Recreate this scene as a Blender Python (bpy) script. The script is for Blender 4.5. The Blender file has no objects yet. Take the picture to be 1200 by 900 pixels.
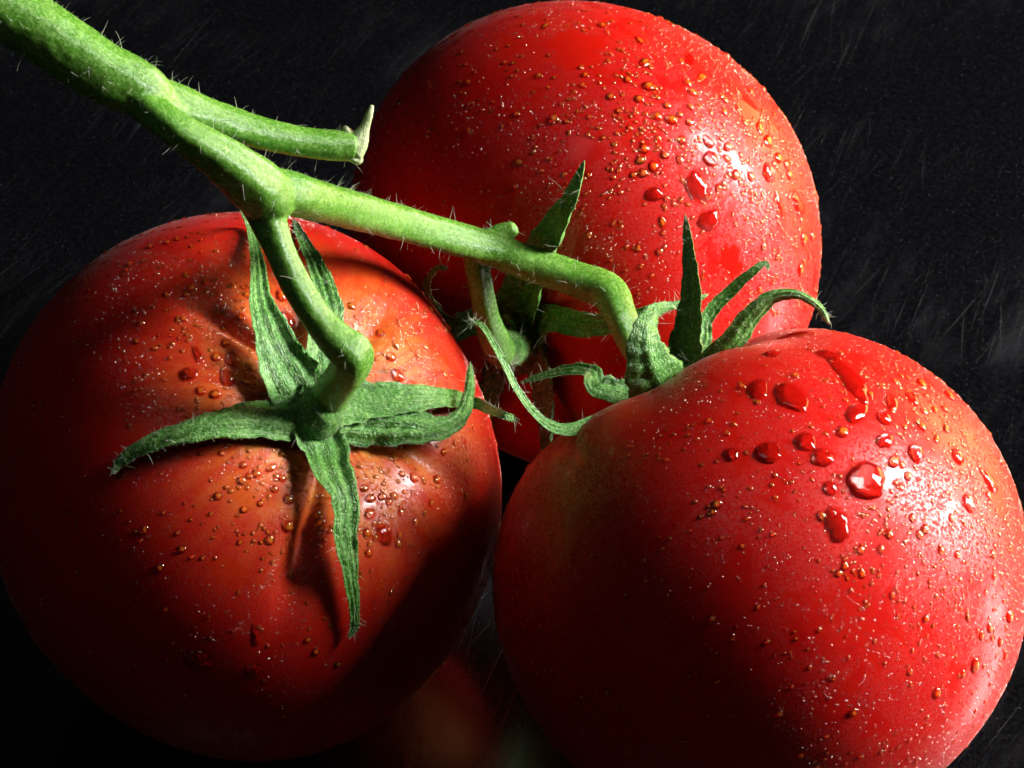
import bpy, math, random
import numpy as np
from mathutils import Vector, Matrix, noise
from mathutils.bvhtree import BVHTree

S = bpy.context.scene
COL = S.collection
random.seed(7)
RNG = np.random.default_rng(7)

# ------------------------------------------------------------------ camera
PITCH = math.radians(40)
WID = 0.35                                   # frame width at unit distance
FWD = Vector((0, math.cos(PITCH), -math.sin(PITCH)))
RIGHT = Vector((1, 0, 0))
UPV = Vector((0, math.sin(PITCH), math.cos(PITCH)))
TARGET = Vector((0, 0, 0.033))
EYE = TARGET - FWD * 0.40
cam_d = bpy.data.cameras.new('camera')
cam_d.sensor_width = 36
cam_d.lens = 36 / WID
cam_d.clip_start = 0.005
cam_d.clip_end = 20
cam_d.dof.use_dof = True
cam_d.dof.focus_distance = 0.365
cam_d.dof.aperture_fstop = 90
cam = bpy.data.objects.new('camera', cam_d)
COL.objects.link(cam)
cam.location = EYE
cam.rotation_euler = (math.pi / 2 - PITCH, 0, 0)
S.camera = cam

# ------------------------------------------------------------------ world, lamp, exposure
world = bpy.data.worlds.new('World')
S.world = world
world.use_nodes = True
world.node_tree.nodes['Background'].inputs[0].default_value = (0.85, 0.9, 1.0, 1)
world.node_tree.nodes['Background'].inputs[1].default_value = 0.009

def cs(x, y, z):
    """camera-space direction (right, up, towards the viewer) to world"""
    return RIGHT * x + UPV * y - FWD * z

def area_lamp(name, direction, dist, sx, sy, watts, colour):
    d = cs(*direction).normalized()
    ld = bpy.data.lights.new(name, 'AREA')
    ld.shape = 'RECTANGLE'
    ld.size, ld.size_y, ld.energy, ld.color = sx, sy, watts, colour
    o = bpy.data.objects.new(name, ld)
    COL.objects.link(o)
    o.location = Vector((0.005, 0.01, 0.03)) + d * dist
    o.rotation_euler = (-d).to_track_quat('-Z', 'Y').to_euler()
    return o

area_lamp('strip_lamp', (0.88, 0.36, 0.24), 0.58, 0.13, 0.42, 14.5, (1.0, 0.965, 0.93))     # the hard key light from the right
area_lamp('warm_lamp', (0.86, 0.30, -0.40), 0.50, 0.30, 0.34, 4.6, (1.0, 0.50, 0.17))        # warm light from behind on the right
area_lamp('fill_lamp', (-0.25, 0.55, 0.85), 0.80, 0.22, 0.22, 0.20, (0.90, 0.95, 1.0))        # faint light of the room over the camera

vs = S.view_settings
vs.view_transform = 'Standard'
vs.look = 'None'
vs.exposure = 0
vs.gamma = 1
S.render.engine = 'CYCLES'
cy = S.cycles
cy.use_denoising = True
cy.use_adaptive_sampling = True
cy.adaptive_threshold = 0.025
cy.adaptive_min_samples = 24
cy.denoising_input_passes = 'RGB_ALBEDO_NORMAL'
cy.max_bounces = 6
cy.diffuse_bounces = 3
cy.glossy_bounces = 3
cy.transmission_bounces = 4
cy.caustics_reflective = True
cy.caustics_refractive = True
cy.blur_glossy = 0.3
cy.sample_clamp_indirect = 0
cy.sample_clamp_direct = 0

# ------------------------------------------------------------------ helpers
def at(px, py, t):
    """photograph pixel (1200 x 900) at distance t along the view axis"""
    return EYE + FWD * t + RIGHT * ((px - 600) / 1200 * WID * t) + UPV * ((450 - py) / 1200 * WID * t)

def mpp(t):
    return WID / 1200 * t

def to_pix(p):
    d = p - EYE
    t = d.dot(FWD)
    return 600 + d.dot(RIGHT) / t / WID * 1200, 450 - d.dot(UPV) / t / WID * 1200, t

def link(name, mesh, mat=None, parent=None):
    o = bpy.data.objects.new(name, mesh)
    COL.objects.link(o)
    if mat and not mesh.materials:
        mesh.materials.append(mat)
    o.parent = parent
    return o

def mesh_from(name, verts, faces, smooth=True):
    me = bpy.data.meshes.new(name)
    me.from_pydata([tuple(v) for v in verts], [], faces)
    me.update()
    if smooth:
        me.polygons.foreach_set('use_smooth', [True] * len(me.polygons))
    return me

def empty(name, loc, label, cat):
    o = bpy.data.objects.new(name, None)
    o.empty_display_size = 0.01
    COL.objects.link(o)
    o.location = loc
    o['label'] = label
    o['category'] = cat
    return o

def catmull(pts, n):
    """pts: list of tuples/arrays; returns n samples of a Catmull-Rom curve through them"""
    P = np.array(pts, float)
    P = np.vstack([2 * P[0] - P[1], P, 2 * P[-1] - P[-2]])
    segs = len(P) - 3
    out = []
    for i in range(n):
        u = i / (n - 1) * segs
        k = min(int(u), segs - 1)
        f = u - k
        a, b, c, d = P[k], P[k + 1], P[k + 2], P[k + 3]
        out.append(0.5 * (2 * b + (c - a) * f + (2 * a - 5 * b + 4 * c - d) * f * f + (3 * b - a - 3 * c + d) * f ** 3))
    return np.array(out)

# ------------------------------------------------------------------ materials
class NT:
    def __init__(self, name):
        self.m = bpy.data.materials.new(name)
        self.m.use_nodes = True
        self.t = self.m.node_tree
        self.t.nodes.clear()
        self.out = self.n('ShaderNodeOutputMaterial')
    def n(self, kind, **kw):
        nd = self.t.nodes.new(kind)
        for k, v in kw.items():
            setattr(nd, k, v)
        return nd
    def l(self, a, b):
        self.t.links.new(a, b)
    def val(self, sock, v):
        if isinstance(v, bpy.types.NodeSocket):
            self.l(v, sock)
        else:
            sock.default_value = v
    def math(self, op, a, b=0.0, c=0.0, clamp=False):
        nd = self.n('ShaderNodeMath', operation=op)
        nd.use_clamp = clamp
        for s, v in zip(nd.inputs, (a, b, c)):
            self.val(s, v)
        return nd.outputs[0]
    def mix(self, fac, a, b):
        nd = self.n('ShaderNodeMix', data_type='RGBA')
        self.val(nd.inputs[0], fac)
        self.val(nd.inputs[6], a)
        self.val(nd.inputs[7], b)
        return nd.outputs[2]
    def lerp(self, fac, a, b):
        nd = self.n('ShaderNodeMix', data_type='FLOAT')
        self.val(nd.inputs[0], fac)
        self.val(nd.inputs[2], a)
        self.val(nd.inputs[3], b)
        return nd.outputs[0]
    def obj(self):
        return self.n('ShaderNodeTexCoord').outputs['Object']
    def mapping(self, vec, loc=(0, 0, 0), rot=(0, 0, 0), scale=(1, 1, 1)):
        nd = self.n('ShaderNodeMapping')
        self.l(vec, nd.inputs[0])
        nd.inputs[1].default_value = loc
        nd.inputs[2].default_value = rot
        nd.inputs[3].default_value = scale
        return nd.outputs[0]
    def noise(self, vec, scale, detail=3, rough=0.5, dist=0.0):
        nd = self.n('ShaderNodeTexNoise')
        self.l(vec, nd.inputs['Vector'])
        nd.inputs['Scale'].default_value = scale
        nd.inputs['Detail'].default_value = detail
        nd.inputs['Roughness'].default_value = rough
        nd.inputs['Distortion'].default_value = dist
        return nd.outputs['Fac']
    def voronoi(self, vec, scale, out='Distance', rnd=1.0):
        nd = self.n('ShaderNodeTexVoronoi')
        self.l(vec, nd.inputs['Vector'])
        nd.inputs['Scale'].default_value = scale
        nd.inputs['Randomness'].default_value = rnd
        return nd.outputs[out]
    def smooth(self, v, a, b, lo=0.0, hi=1.0):
        nd = self.n('ShaderNodeMapRange', interpolation_type='SMOOTHSTEP')
        self.val(nd.inputs[0], v)
        nd.inputs[1].default_value = a
        nd.inputs[2].default_value = b
        nd.inputs[3].default_value = lo
        nd.inputs[4].default_value = hi
        return nd.outputs[0]
    def bump(self, h, strength, dist, normal=None):
        nd = self.n('ShaderNodeBump')
        nd.inputs['Strength'].default_value = strength
        nd.inputs['Distance'].default_value = dist
        self.l(h, nd.inputs['Height'])
        if normal:
            self.l(normal, nd.inputs['Normal'])
        return nd.outputs[0]
    def attr(self, name):
        return self.n('ShaderNodeAttribute', attribute_name=name)
    def principled(self, **kw):
        p = self.n('ShaderNodeBsdfPrincipled')
        for k, v in kw.items():
            self.val(p.inputs[k.replace('_', ' ')], v)
        self.l(p.outputs[0], self.out.inputs[0])
        return p

def mat_skin(name, red, red2, shoulder_col, seed):
    T = NT(name)
    v = T.mapping(T.obj(), loc=(seed, seed * 0.7, -seed))
    sh = T.attr('shoulder').outputs['Fac']
    pol = T.attr('polar').outputs['Vector']
    streak = T.noise(pol, 5.0, 5, 0.62)
    blot = T.lerp(0.5, T.noise(v, 55, 4, 0.55), streak)
    fine = T.noise(v, 420, 3, 0.6)
    sh2 = T.math('MULTIPLY', sh, T.math('MULTIPLY', T.smooth(streak, 0.30, 0.66, 0.35, 1.1), T.smooth(T.noise(v, 330, 4, 0.65), 0.32, 0.66, 0.45, 1.0)), clamp=True)
    c = T.mix(T.smooth(blot, 0.30, 0.8), red, red2)
    c = T.mix(T.smooth(fine, 0.35, 0.75, 0.0, 0.14), c, (red2[0], red2[1] * 2.4, red2[2] * 2, 1))
    c = T.mix(sh2, c, shoulder_col)
    # condensation: finely misted zones against wiped / wetted clear zones
    wet = T.attr('wet').outputs['Fac']
    mist = T.math('MULTIPLY', T.smooth(T.noise(v, 62, 6, 0.62, 0.4), 0.36, 0.52), T.math('SUBTRACT', 1.0, wet))
    mist = T.math('MULTIPLY', mist, T.smooth(T.noise(v, 170, 6, 0.62, 0.6), 0.41, 0.45))
    c = T.mix(T.math('MULTIPLY', wet, 0.6), c, (0.46, 0.007, 0.003, 1))
    grain = T.noise(v, 2600, 2, 0.6)
    d1 = T.voronoi(v, 3300)
    d2 = T.voronoi(v, 6500)
    dome = T.math('ADD', T.smooth(d1, 0.0, 0.42, 1.0, 0.0), T.math('MULTIPLY', T.smooth(d2, 0.0, 0.45, 1.0, 0.0), 0.5))
    h = T.math('MULTIPLY', T.math('MULTIPLY', dome, mist), T.smooth(grain, 0.3, 0.6))
    nb = T.bump(h, 0.40, 0.00006)
    nb = T.bump(fine, 0.06, 0.0004, nb)
    rough = T.lerp(mist, 0.36, T.lerp(T.smooth(grain, 0.3, 0.7), 0.38, 0.60))
    p = T.principled(Base_Color=c, Roughness=rough, Normal=nb, Subsurface_Weight=0.0, Subsurface_Scale=0.0022,
                     Coat_Weight=T.lerp(wet, T.lerp(mist, 0.30, 0.03), 0.45), Coat_Roughness=T.lerp(wet, T.lerp(mist, 0.10, 0.30), 0.04), Coat_IOR=1.4, Sheen_Weight=T.lerp(mist, 0.01, 0.06), Sheen_Roughness=0.24,
                     Specular_IOR_Level=T.lerp(mist, T.lerp(wet, 0.15, 0.02), T.lerp(T.smooth(grain, 0.35, 0.65), 0.52, 0.04)))
    p.inputs['Subsurface Radius'].default_value = (1.0, 0.22, 0.10)
    T.l(nb, p.inputs['Coat Normal'])
    return T.m

def mat_water(name, clear, gloss, tint, painted_glow=0.0, rough=0.05, rim=True):
    """water: refracting, partly clear straight through, with a bright glint; small beads have a caustic glow painted as an orange core"""
    T = NT(name)
    tr = T.n('ShaderNodeBsdfTransparent')
    tr.inputs['Color'].default_value = tint
    last = tr.outputs[0]
    if clear < 1:
        rf = T.n('ShaderNodeBsdfRefraction')
        rf.inputs['Color'].default_value = tint
        rf.inputs['Roughness'].default_value = 0.015
        rf.inputs['IOR'].default_value = 1.333
        m1 = T.n('ShaderNodeMixShader')
        m1.inputs[0].default_value = clear
        T.l(rf.outputs[0], m1.inputs[1])
        T.l(tr.outputs[0], m1.inputs[2])
        last = m1.outputs[0]
    if painted_glow:
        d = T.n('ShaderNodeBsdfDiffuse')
        d.inputs[0].default_value = (1.0, 0.36, 0.03, 1)  # orange colour painted in for light focused by the bead
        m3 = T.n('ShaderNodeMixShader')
        T.l(T.math('MULTIPLY', T.smooth(T.attr('core').outputs['Fac'], 0.22, 0.95), painted_glow), m3.inputs[0])
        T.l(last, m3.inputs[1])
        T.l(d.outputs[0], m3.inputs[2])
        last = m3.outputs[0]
    gl = T.n('ShaderNodeBsdfGlossy')
    gl.inputs['Roughness'].default_value = rough
    m2 = T.n('ShaderNodeMixShader')
    if rim:
        fr = T.n('ShaderNodeFresnel')
        fr.inputs['IOR'].default_value = 1.333
        T.l(T.math('ADD', fr.outputs[0], gloss, clamp=True), m2.inputs[0])
    else:
        m2.inputs[0].default_value = gloss
    T.l(last, m2.inputs[1])
    T.l(gl.outputs[0], m2.inputs[2])
    T.l(m2.outputs[0], T.out.inputs[0])
    return T.m

def mat_green(name, dark, mid, light, sub=0.15, sheen=0.25, stria=1.0, rough=0.45, bump=0.8):
    T = NT(name)
    a = T.attr('grain').outputs['Vector']           # along, across, angle
    v = T.obj()
    st = T.noise(T.mapping(a, scale=(140, 26, 26)), 1.0, 4, 0.6)
    mot = T.noise(v, 260, 4, 0.6)
    cells = T.noise(v, 2300, 3, 0.65)
    patch = T.noise(v, 70, 3, 0.5)
    c = T.mix(T.smooth(st, 0.25, 0.75), dark, mid)
    c = T.mix(T.smooth(mot, 0.45, 0.72, 0.0, 0.35), c, light)
    c = T.mix(T.smooth(patch, 0.35, 0.7, 0.0, 0.45), c, mid)
    c = T.mix(T.smooth(cells, 0.46, 0.70, 0.0, 0.6), c, light)
    tip = T.attr('pale').outputs['Fac']
    c = T.mix(tip, c, (0.42, 0.47, 0.26, 1))
    h = T.math('ADD', T.math('MULTIPLY', st, 0.9 * stria), T.math('ADD', T.math('MULTIPLY', cells, 0.8), T.math('MULTIPLY', mot, 0.6)))
    nb = T.bump(h, bump, 0.0005)
    p = T.principled(Base_Color=c, Roughness=T.smooth(cells, 0.3, 0.7, rough - 0.14, rough + 0.12), Normal=nb,
                     Subsurface_Weight=sub, Subsurface_Scale=0.0012, Sheen_Weight=sheen, Sheen_Roughness=0.4, Coat_Weight=0.10, Coat_Roughness=0.28,
                     Specular_IOR_Level=0.45)
    p.inputs['Subsurface Radius'].default_value = (0.5, 1.0, 0.2)
    p.inputs['Sheen Tint'].default_value = (0.85, 1.0, 0.75, 1)
    return T.m

def mat_hair():
    T = NT('trichome')
    d = T.n('ShaderNodeBsdfDiffuse')
    d.inputs[0].default_value = (0.60, 0.66, 0.52, 1)
    tr = T.n('ShaderNodeBsdfTranslucent')
    tr.inputs[0].default_value = (0.60, 0.66, 0.52, 1)
    mx = T.n('ShaderNodeMixShader')
    mx.inputs[0].default_value = 0.4
    T.l(d.outputs[0], mx.inputs[1])
    T.l(tr.outputs[0], mx.inputs[2])
    T.l(mx.outputs[0], T.out.inputs[0])
    return T.m

def mat_table():
    T = NT('dark_scratched_slate')
    v = T.obj()
    def scratches(angle, sx, sy, lo, hi, loc):
        m = T.mapping(T.mapping(v, loc=loc, rot=(0, 0, angle)), scale=(sx, sy, 1))
        return T.smooth(T.noise(m, 1.0, 2, 0.5), lo, hi)
    wn = T.n('ShaderNodeTexNoise')
    T.l(v, wn.inputs['Vector'])
    wn.inputs['Scale'].default_value = 22
    wn.inputs['Detail'].default_value = 2
    wm = T.n('ShaderNodeVectorMath', operation='MULTIPLY_ADD')
    T.l(wn.outputs['Color'], wm.inputs[0])
    wm.inputs[1].default_value = (0.003, 0.003, 0)
    T.l(v, wm.inputs[2])
    v = wm.outputs[0]
    s1 = scratches(math.radians(20), 5200, 30, 0.62, 0.78, (0.3, 0.1, 0))
    s2 = scratches(math.radians(34), 4300, 40, 0.64, 0.80, (0.9, 0.4, 0))
    s3 = scratches(math.radians(9), 6500, 24, 0.66, 0.80, (0.5, 0.7, 0))
    s4 = scratches(math.radians(62), 5200, 50, 0.72, 0.82, (0.2, 0.9, 0))
    s = T.math('MAXIMUM', T.math('MAXIMUM', s1, s2), T.math('MAXIMUM', s3, s4))
    s = T.math('MULTIPLY', s, T.smooth(T.noise(v, 28, 4, 0.6), 0.40, 0.66, 0.04, 1.0))
    smear = T.math('MULTIPLY', T.smooth(T.noise(v, 14, 3, 0.6), 0.42, 0.62), T.smooth(T.noise(T.mapping(T.mapping(v, rot=(0, 0, math.radians(26))), scale=(170, 40, 1)), 1.0, 6, 0.7), 0.42, 0.78))
    speck = T.smooth(T.noise(v, 2300, 3, 0.6), 0.62, 0.74)
    blotch = T.noise(v, 1100, 5, 0.7)
    c = T.mix(T.smooth(blotch, 0.35, 0.7), (0.0008, 0.0009, 0.0013, 1), (0.0028, 0.0031, 0.0040, 1))
    c = T.mix(T.math('MULTIPLY', smear, 0.30), c, (0.034, 0.036, 0.042, 1))
    c = T.mix(T.math('MULTIPLY', speck, 0.75), c, (0.06, 0.064, 0.072, 1))
    c = T.mix(T.math('MULTIPLY', s, 0.17), c, (0.20, 0.21, 0.235, 1))
    rough = T.lerp(T.smooth(blotch, 0.3, 0.7), 0.10, 0.20)
    rough = T.lerp(s, rough, 0.5)
    h = T.math('SUBTRACT', T.math('MULTIPLY', blotch, 0.5), T.math('MULTIPLY', s, 1.0))
    nb = T.bump(h, 0.25, 0.0001)
    T.principled(Base_Color=c, Roughness=rough, Normal=nb, Specular_IOR_Level=0.85)
    return T.m

M_WATER = mat_water('water', 0.12, 0.015, (1, 0.96, 0.94, 1))
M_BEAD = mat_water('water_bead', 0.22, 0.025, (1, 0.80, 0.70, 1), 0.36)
M_MIST = mat_water('water_mist', 1.0, 0.26, (1, 0.97, 0.95, 1), 0.0, 0.14, False)
M_STEM = mat_green('vine_green', (0.040, 0.155, 0.010, 1), (0.09, 0.26, 0.022, 1), (0.25, 0.46, 0.09, 1), sub=0.0, sheen=0.0, stria=0.9, rough=0.30, bump=0.35)
M_SEPAL = mat_green('sepal_green', (0.022, 0.115, 0.012, 1), (0.075, 0.27, 0.03, 1), (0.30, 0.56, 0.15, 1), sub=0.0, sheen=0.08, stria=0.8, rough=0.25)
M_HAIR = mat_hair()
M_TABLE = mat_table()

# ------------------------------------------------------------------ tabletop
tv, tf = [], []
N = 24
for j in range(N + 1):
    for i in range(N + 1):
        tv.append((-1.2 + 2.4 * i / N, -0.8 + 2.4 * j / N, 0))
for j in range(N):
    for i in range(N):
        a = j * (N + 1) + i
        tf.append((a, a + 1, a + N + 2, a + N + 1))
base = len(tv)
tv += [(-1.2, -0.8, -0.02), (1.2, -0.8, -0.02), (1.2, 1.6, -0.02), (-1.2, 1.6, -0.02)]
tf.append((base + 3, base + 2, base + 1, base))
table = link('tabletop', mesh_from('tabletop', tv, tf, False), M_TABLE)
table['kind'] = 'structure'
table['label'] = 'dark scratched slate surface under the tomatoes'

# ------------------------------------------------------------------ tomatoes
def frame_from_axis(ax):
    A = cs(*ax).normalized()
    E1 = (RIGHT - A * RIGHT.dot(A)).normalized()
    E2 = A.cross(E1)
    return A, E1, E2

class Tomato:
    pass

def build_tomato(name, pix, axis, a, a2, b, label, mat, creases, lobes, seed, dimple=(0.0075, 0.36), roll=0.0, power=0.93, shoulder_w=0.55, top=1.0):
    A, E1, E2 = frame_from_axis(axis)
    nt, nph = 270, 440
    th = np.linspace(0.0, math.pi, nt)[1:-1]
    ph = np.linspace(0, 2 * math.pi, nph, endpoint=False)
    TH, PH = np.meshgrid(th, ph, indexing='ij')
    def surf(TH, PH):
        s = np.abs(np.sin(TH)) ** power
        rr = np.ones_like(TH)
        for k, amp, off in lobes:
            rr += amp * np.cos(k * PH + off) * np.exp(-((TH - 0.95) / 0.75) ** 2)
        rr += 0.010 * np.cos(2 * PH + seed) + 0.006 * np.cos(3 * PH - 2 * seed + 2 * TH) + 0.004 * np.cos(5 * PH + 3 * TH + seed)
        z = np.cos(TH)
        z = np.where(z > 0, z * b * top, z * b)
        z = z - dimple[0] * np.exp(-(TH / dimple[1]) ** 2) + 0.0012 * np.exp(-((math.pi - TH) / 0.10) ** 2)
        cr = np.zeros_like(TH)
        for (pc, dep, w, t0, tw) in creases:
            dp = (PH - math.radians(pc) + math.pi) % (2 * math.pi) - math.pi
            cr += dep * np.exp(-(dp / w) ** 2) * np.exp(-((TH - t0) / tw) ** 2)
        sx = a * s * rr
        X = sx * np.cos(PH)
        Y = sx * np.sin(PH) * (a2 / a)
        L = np.sqrt(X * X + Y * Y + z * z) + 1e-9
        k = 1 - cr / L
        return X * k, Y * k, z * k
    X, Y, Z = surf(TH, PH)
    poles = [surf(np.array([[1e-4]]), np.array([[0.0]])), surf(np.array([[math.pi - 1e-4]]), np.array([[0.0]]))]
    loc = [np.array([0, 0, float(poles[0][2][0, 0])]), np.array([0, 0, float(poles[1][2][0, 0])])]
    V = np.stack([X, Y, Z], -1).reshape(-1, 3)
    V = np.vstack([V, loc[0], loc[1]])
    cr_, sr_ = math.cos(roll), math.sin(roll)
    V = np.stack([V[:, 0] * cr_ - V[:, 1] * sr_, V[:, 0] * sr_ + V[:, 1] * cr_, V[:, 2]], -1)
    B = np.array([list(E1), list(E2), list(A)])
    V = V @ B
    h = -V[:, 2].min() - 0.00025
    v = (450 - pix[1]) / 1200 * WID
    t = (EYE.z - h) / (math.sin(PITCH) - math.cos(PITCH) * v)
    c = at(pix[0], pix[1], t)
    n1 = len(th)
    faces = []
    for i in range(n1 - 1):
        for j in range(nph):
            j2 = (j + 1) % nph
            faces.append((i * nph + j, (i + 1) * nph + j, (i + 1) * nph + j2, i * nph + j2))
    p0, p1 = n1 * nph, n1 * nph + 1
    for j in range(nph):
        j2 = (j + 1) % nph
        faces.append((p0, j, j2))
        faces.append((p1, (n1 - 1) * nph + j2, (n1 - 1) * nph + j))
    root = empty(name, (c.x, c.y, 0), label, 'tomato')
    off = np.array([0, 0, c.z])
    me = mesh_from('fruit', V + off, faces)
    sh = np.exp(-(TH / shoulder_w) ** 2).reshape(-1)
    sh = np.concatenate([sh, [1, 0]])
    at_ = me.attributes.new('shoulder', 'FLOAT', 'POINT')
    at_.data.foreach_set('value', sh.astype(np.float32))
    pv = np.stack([np.cos(PH) * 2.2, np.sin(PH) * 2.2, TH * 0.7], -1).reshape(-1, 3)
    pv = np.vstack([pv, [0, 0, 0], [0, 0, 2.2]])
    ap_ = me.attributes.new('polar', 'FLOAT_VECTOR', 'POINT')
    ap_.data.foreach_set('vector', pv.astype(np.float32).ravel())
    fruit = link('fruit', me, mat, root)
    T = Tomato()
    T.wet = np.zeros(len(V))
    T.root, T.fruit, T.c, T.t, T.A, T.E1, T.E2 = root, fruit, c, t, A, E1, E2
    T.V = V + np.array(list(c))
    T.bvh = BVHTree.FromPolygons([Vector(q) for q in T.V], faces)
    T.faces = np.array([f for f in faces if len(f) == 4])
    d = T.V - np.array(list(EYE))
    tt = d @ np.array(list(FWD))
    xs = 600 + (d @ np.array(list(RIGHT))) / tt / WID * 1200
    ys = 450 - (d @ np.array(list(UPV))) / tt / WID * 1200
    print('TOMATO', label[:30], 't=%.4f h=%.4f' % (t, h), 'bbox x %.0f..%.0f y %.0f..%.0f' % (xs.min(), xs.max(), ys.min(), ys.max()))
    T.pole_pix = to_pix(Vector(T.V[p0]))
    T.pole = Vector(T.V[p0])
    print('   pole', ['%.3f' % q for q in T.pole_pix])
    return T

M_SKIN_L = mat_skin('tomato_skin_warm', (0.36, 0.0028, 0.0018, 1), (0.43, 0.007, 0.0025, 1), (0.60, 0.26, 0.03, 1), 0.31)
M_SKIN_R = mat_skin('tomato_skin_deep', (0.40, 0.0025, 0.002, 1), (0.48, 0.007, 0.0025, 1), (0.46, 0.09, 0.008, 1), 0.77)
M_SKIN_B = mat_skin('tomato_skin_bright', (0.39, 0.0025, 0.002, 1), (0.48, 0.008, 0.0025, 1), (0.30, 0.04, 0.01, 1), 0.55)

TL = build_tomato('tomato', (289, 565), (0.45, 0.40, 0.80), 0.0338, 0.0372, 0.0300,
                  'left tomato, its green star calyx and bent stalk facing the viewer', M_SKIN_L,
                  [(-96, 0.0024, 0.10, 0.52, 0.22), (152, 0.0022, 0.08, 0.42, 0.20), (60, 0.0010, 0.12, 0.4, 0.2), (-20, 0.0008, 0.12, 0.4, 0.2)],
                  [(5, 0.010, 0.5)], 0.3, dimple=(0.0042, 0.32), shoulder_w=0.44)
TR = build_tomato('tomato', (885, 671), (-0.44, 0.88, -0.08), 0.0337, 0.0337, 0.0335,
                  'right tomato at the front, large water drops on its shoulder, sepals on its upper edge', M_SKIN_R,
                  [(-100, 0.0010, 0.3, 0.5, 0.3), (-40, 0.0010, 0.25, 0.5, 0.3)], [(4, 0.008, 1.2)], 1.7, dimple=(0.0046, 0.36), shoulder_w=0.42, top=0.90)
TB = build_tomato('tomato', (683, 280), (-0.40, -0.63, 0.67), 0.0349, 0.0349, 0.0300,
                  'tomato at the back, behind the vine, beaded with small drops', M_SKIN_B,
                  [(-60, 0.003, 0.2, 0.4, 0.2), (80, 0.003, 0.2, 0.4, 0.2)], [(5, 0.010, 0.9)], 2.9, dimple=(0.0065, 0.36), shoulder_w=0.40)
for n1, n2, u, w in (('L', 'R', TL, TR), ('L', 'B', TL, TB), ('R', 'B', TR, TB)):
    print('OVERLAP', n1, n2, len(u.bvh.overlap(w.bvh)))

def hit(T, px, py):
    d = (at(px, py, 1.0) - EYE).normalized()
    loc, nor, _, _ = T.bvh.ray_cast(EYE, d)
    return loc, nor

# ------------------------------------------------------------------ green parts: sepals and tubes
def add_grain(me, data, pale=None):
    at_ = me.attributes.new('grain', 'FLOAT_VECTOR', 'POINT')
    at_.data.foreach_set('vector', np.asarray(data, np.float32).ravel())
    if pale is not None:
        ap = me.attributes.new('pale', 'FLOAT', 'POINT')
        ap.data.foreach_set('value', np.asarray(pale, np.float32))

def place_pts(T, pts):
    """(px, py, width_px, z): |z| < 0.1 lifts off tomato T's skin towards its normal, larger z is the distance"""
    out = []
    for px, py, w, z in pts:
        if abs(z) < 0.1:
            loc, nor = hit(T, px, py)
            if loc is None:
                p = at(px, py, T.t - z)
            else:
                t = (loc - EYE).dot(FWD) - z
                p = at(px, py, t)
        else:
            p = at(px, py, z)
        t = (p - EYE).dot(FWD)
        out.append((p.x, p.y, p.z, w * mpp(t)))
    return out

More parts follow.
